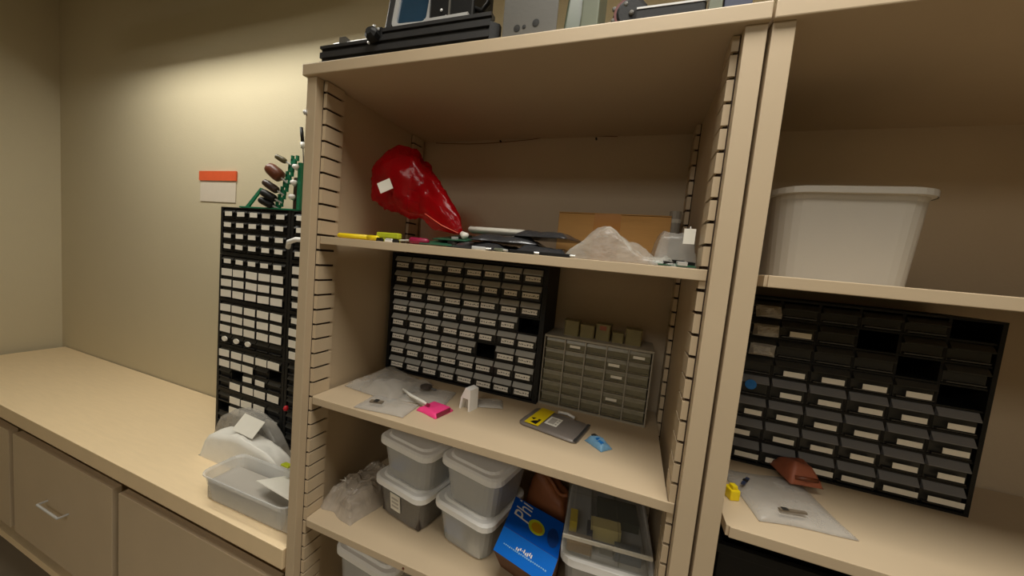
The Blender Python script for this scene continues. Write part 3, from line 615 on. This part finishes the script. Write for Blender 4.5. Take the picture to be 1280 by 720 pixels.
tri([(-.054, -.020), (-.045, -.027), (-.043, -.015)], .0106).build('warning_mark', INK, yl); tri([(-.046, -.042), (-.030, -.046), (-.029, -.016), (-.036, -.017), (-.034, -.025), (-.043, -.033)], .0106).build('warning_mark', INK, yl)
wl = MB().box(-.017, .014, -.026, .018, .0105, .0111).build('white_label', PAPER, t)
MB().box(-.012, .004, -.020, .012, .0111, .0114).build('print_patch', GREYF, wl)
for q in range(3): MB().box(.006, .011, -.02 + q * .012, -.013 + q * .012, .0111, .0114).build('print_line', GREYF, wl)
MB().box(.066, .073, -.05, .05, .004, .0075).build('heat_seal', DKFILM, t)
MB().tube([(-.015, .056, .010), (.01, .058, .012), (.03, .055, .009)], .004, 6).build('fold', WHITE, t, smooth=True)
t = thing('blue_packet', 'small crumpled blue and white packet at right of the antistatic bag', 'packet', (.74, .15, Z2), -40)
heap(16, 10, .05, .032, lambda u, v: .010, 47, .007, 60, .2).build('film', SKYB, t, smooth=True)
MB().box(-.016, -.002, -.004, .006, .011, .014).build('blue_part', BLUEP, t); MB().box(-.022, -.012, -.002, .008, .011, .015).build('dark_part', DARKDR, t); MB().box(.004, .016, -.008, .0, .011, .014).build('blue_part', BLUEP, t)

# ------------------------------------------------------------------ lower shelf tubs and boxes
def local_front(fl, fr): return ((fl[0] + fr[0]) / 2, (fl[1] + fr[1]) / 2)
RZ = -10.7
cx, cy = local_front((.168, .113), (.345, .080))
g = 'white lidded tubs on the lower shelf'
HT = .113
a = tub((cx, cy, Z3), RZ, .182, .25, HT, 'white lidded tub with dark contents and white label, bottom of left stack', TUBD, group=g)
MB().box(-.026, .010, 0.0145, .0158, .030, .078).build('label', PAPER, a, rot=(R(6.6), 0, 0)); 
for q in range(3): MB().box(-.020, .004, .0137, .0145, .040 + .011 * q, .045 + .011 * q).build('print_line', GREYF, a, rot=(R(6.6), 0, 0))
MB().box(-.068, .068, .022, .225, .004, .085).build('contents', mat('dark_contents', (74, 64, 56), .7, .4, 40, .3, 60), a)
b = tub((cx + .012, cy - .006, Z3 + HT), RZ, .182, .25, HT + .004, 'white lidded tub with a blue part inside, top of the left stack', TUB, group=g)
MB().box(-.06, .06, .03, .2, .004, .03).build('contents', GREYF, b); heap(10, 8, .05, .03, lambda u, v: .02, 51, .006, 40).build('blue_part', BLUEP, b, loc=(-.028, .032, .03))
cx, cy = local_front((.360, .104), (.530, .072))
c = tub((cx, cy, Z3), RZ - 1, .174, .18, HT + .002, 'white lidded tub with blue contents at front, bottom of right stack', TUB, group=g)
MB().box(-.06, .06, .026, .15, .004, .02).build('contents', PALEG, c); MB().box(-.055, .0, .0215, .033, .02, .06).build('blue_part', BLUEP, c); MB().box(.02, .055, .023, .05, .004, .03).build('white_part', PAPER, c)
d_ = tub((cx + .014, cy - .008, Z3 + HT + .002), RZ - 1, .174, .18, HT + .006, 'white lidded tub with greyish contents, top of the right stack', TUB, group=g)
MB().box(-.055, .055, .04, .15, .004, .06).build('contents', GREYF, d_)
t = thing('crumpled_bag', 'crinkled clear plastic bag of parts at left end of lower shelf', 'plastic bag', (.118, .155, Z3), -12)
heap(26, 26, .13, .20, lambda u, v: .036 + .022 * math.sin(v * 3) , 61, .020, 40, .16).build('film', mat('crinkled_film', (204, 192, 176), .16, .25, 40, .8, 60, clear=.48), t)
for q, (bx, by, bz) in enumerate(((-.012, -.04, .004), (.006, .03, .004), (-.004, -.02, .020))): MB().box(bx - .035, bx + .035, by - .03, by + .03, bz, bz + .014).build('packet', mat('dull_packet', (150, 132, 112), .5, .2, 40), t, bevel=.003)
rc = random.Random(9)
for q in range(9):
    cxq, cyq, czq, aq, lq = rc.uniform(-.04, .03), rc.uniform(-.085, .0), rc.uniform(.045, .062), rc.uniform(-.6, .9), rc.uniform(.008, .02)
    MB().tube([(cxq - lq * math.cos(aq), cyq - lq * math.sin(aq), czq - .004), (cxq, cyq + .002, czq), (cxq + lq * math.cos(aq), cyq + lq * math.sin(aq), czq - .002)], [.0006, .0016, .0007], 5).build('crease_glint', PAPER, t, smooth=True)  # thin white tubes painted as glints along the film's creases
# blue printed carton
t = thing('blue_carton', 'bright blue printed carton with a yellow disc and white lettering on lower shelf', 'box', (.615, .12, Z3), 0)
o = Vector((.615, .12, Z3))
Ac, Bc, Cc, Dc, Ec, Fc, E0, F0, B0, A0 = [Vector(p) - o for p in ((.553, .190, -.581), (.685, .152, -.579), (.693, .050, -.579), (.561, .086, -.581), (.552, .053, -.616), (.684, .017, -.614),
    (.556, .108, Z3), (.684, .073, Z3), (.684, .150, Z3), (.556, .186, Z3))]
MB().add([tuple(p) for p in (Ac, Bc, Cc, Dc, Ec, Fc, E0, F0, B0, A0)], [(3, 2, 1, 0), (4, 5, 2, 3), (6, 7, 5, 4), (7, 8, 1, 2, 5), (8, 9, 0, 1), (9, 6, 4, 3, 0), (6, 9, 8, 7)]).build('carton', [mat('brown_carton_board', (104, 70, 46), .8, .12, 20)], t)
def quad_patch(p00, p10, p11, p01, u0, u1, v0, v1, off):
    n = (p10 - p00).cross(p01 - p00).normalized() * off
    f = lambda u, v: tuple(p00 * (1 - u) * (1 - v) + p10 * u * (1 - v) + p11 * u * v + p01 * (1 - u) * v + n)
    return f
ff = quad_patch(Ec, Fc, Cc, Dc, 0, 1, 0, 1, .0008)      # sloping front lip
ft = quad_patch(Dc, Cc, Bc, Ac, 0, 1, 0, 1, .0008)      # top face
gp = [[ff(i / 8, j / 8) for i in range(9)] for j in range(9)]
MB().add([p for r_ in gp for p in r_], [(j * 9 + i, j * 9 + i + 1, j * 9 + i + 10, j * 9 + i + 9) for j in range(8) for i in range(8)]).build('front_print', BLUE2, t)
gp = [[ft(i / 8, j / 8) for i in range(9)] for j in range(9)]
MB().add([p for r_ in gp for p in r_], [(j * 9 + i, j * 9 + i + 1, j * 9 + i + 10, j * 9 + i + 9) for j in range(8) for i in range(8)]).build('top_print', BLUE, t)
ft2 = quad_patch(Dc, Cc, Bc, Ac, 0, 1, 0, 1, .0016); ff2 = quad_patch(Ec, Fc, Cc, Dc, 0, 1, 0, 1, .0016)
def disc(f, cu, cv, ru, rv, n=24): return MB().add([f(cu + ru * math.cos(2 * math.pi * k / n), cv + rv * math.sin(2 * math.pi * k / n)) for k in range(n)], [tuple(range(n))])
disc(ft2, .55, .44, .155, .205).build('yellow_disc', LIME, t); disc(quad_patch(Dc, Cc, Bc, Ac, 0, 1, 0, 1, .0022), .56, .43, .105, .14).build('disc_centre', mat('mustard_print', (196, 150, 16), .5, .1, 30), t)
def lettering(txt, size, name, parent, f, mapuv, mm, shear=0.0):
    cu = bpy.data.curves.new(name, 'FONT'); cu.body = txt; cu.size = 1.0; cu.shear = shear; cu.resolution_u = 3
    tmp = bpy.data.objects.new(name, cu); COL.objects.link(tmp); bpy.context.view_layer.update()
    me = bpy.data.meshes.new_from_object(tmp.evaluated_get(bpy.context.evaluated_depsgraph_get()))
    bpy.data.objects.remove(tmp)
    for v in me.vertices: v.co = Vector(f(*mapuv(v.co.x * size, v.co.y * size)))
    me.materials.clear(); me.materials.append(mm); o = bpy.data.objects.new(name, me); COL.objects.link(o); o.parent = parent; return o
# "Phi" runs away from the viewer along the left of the top face, its end under the brown pouch
lettering('Phi', .50, 'lettering', t, ft2, lambda x, y: (.40 - y * .9, .36 + x * .95), PAPER, .2)
disc(ft2, .86, .42, .10, .26).build('dark_disc', mat('dark_blue_print', (10, 58, 128), .5, .1, 30), t)
lr = MB()
rnd = random.Random(5)
for q in range(22):
    u = .12 + q * .036; lr.add([ff2(u, .40 + rnd.uniform(-.02, .01)), ff2(u + .024, .40 + rnd.uniform(-.02, .01)), ff2(u + .024, .45), ff2(u, .45)], [(0, 1, 2, 3)])
lr.build('small_print', mat('pale_blue_print', (120, 176, 220), .5, .1, 30), t)
lr = MB()
for q in range(9):
    u = .34 + q * .033; v0 = .50 + rnd.uniform(-.03, .05); v1 = v0 + rnd.uniform(.06, .13) * (1.6 if q == 0 else 1); lr.add([ff2(u, v0), ff2(u + .022, v0 + rnd.uniform(-.03, .03)), ff2(u + .024, v1), ff2(u + .006, v1 + rnd.uniform(-.04, .02))], [(0, 1, 2, 3)])
lr.build('print_word', PAPER, t)
t = thing('leather_pouch', 'dark brown leather pouch slumped behind the blue carton', 'pouch', (.622, .30, Z3), -13)
heap(24, 14, .135, .09, lambda u, v: .135 + .02 * math.sin(u * 5 + .6) - .03 * u, 71, .01, 16, .22).build('body', BROWN, t, smooth=True)
MB().tube([(-.057 + q * .0105, -.02 - .008 * math.sin(q * .8), .143 + .014 * math.sin(q * .5 + .6) - .0022 * q) for q in range(12)], .005, 8).build('rolled_edge', BROWN, t, smooth=True)
cl = tub((.788, .062, Z3), 4, .185, .26, .138, 'white lidded tub under the clear organiser box at right', TUB, group=g, lidh=.02)
MB().box(-.066, .066, .026, .22, .004, .06).build('contents', GREYF, cl)
t = thing('organiser_box', 'clear hinged organiser box with yellow card on the white tub lid', 'organiser', (.782, .055, Z3 + .140), 6)
MB().box(-.083, .083, 0, .2, 0, .003).box(-.083, -.081, 0, .2, .003, .042).box(.081, .083, 0, .2, .003, .042).box(-.081, .081, 0, .002, .003, .042).box(-.081, .081, .198, .2, .003, .042).build('tray', CLEARP, t)
MB().box(-.084, .084, -.001, .201, .0425, .0455).build('lid', CLEARP, t); MB().box(-.085, .085, -.004, 0, .039, .0455).build('lid_rim', mat('bright_clear_rim', (214, 206, 188), .2, .05, 20, clear=.3), t)
MB().box(-.012, .012, -.006, -.004, .028, .042).build('latch', CLEARP, t)
for q in (-.027, .027): MB().box(q - .0008, q + .0008, .003, .197, .003, .036).build('divider', CLEARP, t)
for (bx, by, w_, d2, mm, nm, hh) in ((.002, .062, .062, .03, mat('yellow_card', (236, 220, 150), .6, .08, 30), 'yellow_card', .03), (-.066, .07, .016, .04, YELLOW, 'yellow_part', .026), (-.03, .06, .012, .03, NAVY, 'blue_part', .02), (.045, .02, .05, .03, mat('greyblue_part', (96, 104, 116), .5, .1, 30), 'grey_part', .018), (-.05, .015, .05, .03, mat('tan_part', (166, 140, 104), .5, .1, 30), 'tan_part', .018), (.03, .13, .09, .07, mat('dark_green_part', (42, 50, 38), .5, .2, 30), 'green_part', .02)):
    MB().box(bx - w_ / 2, bx + w_ / 2, by - d2 / 2 + .01, by + d2 / 2 + .01, .0035, .0035 + hh).build(nm, mm, t)
# bottom shelf
tub((.195, .055, Z4), -5, .205, .26, .252, 'white lidded tub on the bottom shelf, cut off by the picture edge', TUB, group=g, lidh=.02)

# ------------------------------------------------------------------ right-hand cabinet contents
t = thing('grey_tub', 'tall pale grey plastic bin with rolled rim in the right-hand cabinet', 'bin', (1.105, .215, Z1))
MB().loft([[(x, y, z) for x, y in rrect(-.11 + i, .11 - i, -.10 + i, .10 - i, .045 - i * .5, 6)] for i, z in ((.012, 0), (.004, .14), (.002, .148), (-.003, .150), (-.003, .158), (.001, .161), (.006, .158), (.010, .14), (.016, .006))]).build('body', GREYF, t, smooth=False)
MB().loft([[(x, y, z) for x, y in rrect(-.1145, .1145, -.1045, .1045, .048, 6)] for z in (.149, .159)], False, False).build('rim', GREYF, t)
pouch(1.075, .145, za + .001, 10, .15, .16, .008, 'clear zip bag lying before the slate drawers in right-hand cabinet', BAG, 81, 'clear bags in the right-hand cabinet', .005, 14)
o = thing('yellow_block', 'small yellow plastic piece on the shelf of the right-hand cabinet', 'block', (.988, .105, za), 20)
MB().box(-.009, .009, -.011, .011, 0, .02).build('body', YELLOW, o, bevel=.003); MB().box(-.005, .005, -.008, .004, .02, .027).build('knob', YELLOW, o, bevel=.002)
o = thing('terracotta_part', 'terracotta coloured rubber piece on clear bag at the right edge', 'rubber piece', (1.128, .225, za + .016), 10)
heap(14, 12, .06, .07, lambda u, v: .03, 83, .008, 40, .3).build('body', FLESH, o, smooth=True); MB().tube([(-.02, -.03, .012), (.0, -.034, .014), (.02, -.03, .012)], .004, 8).build('lip', BROWNP, o, smooth=True)
o = thing('small_part', 'thin dark purple clip in the clear bag of the right-hand cabinet', 'part', (1.02, .148, za + .015), 60); MB().box(-.016, .016, -.003, .003, 0, .003).build('body', NAVY, o); MB().box(-.004, .004, -.004, .004, .003, .004).build('tab', INK, o)
o = thing('small_part', 'grey strip at front of clear bag in the right-hand cabinet', 'part', (1.075, .088, za + .014), 14); MB().box(-.022, .022, -.003, .003, 0, .003).build('body', mat('dull_grey_part', (116, 104, 88)), o); MB().box(-.018, -.008, -.0035, .0035, .003, .004).build('tab', DARKDR, o)
t = thing('black_crate', 'black plastic crate in the dark lower bay of the right-hand cabinet', 'crate', (1.2, .1, -.72))
MB().box(-.22, .22, 0, .008, 0, .25).box(-.22, .22, .252, .26, 0, .25).box(-.22, -.212, .008, .252, 0, .25).box(.212, .22, .008, .252, 0, .25).box(-.212, .212, .008, .252, 0, .008).build('body', BLACKP, t, bevel=.002)
MB().box(-.225, .225, -.006, .0, .235, .252).build('rim', BLACKP, t, bevel=.001)
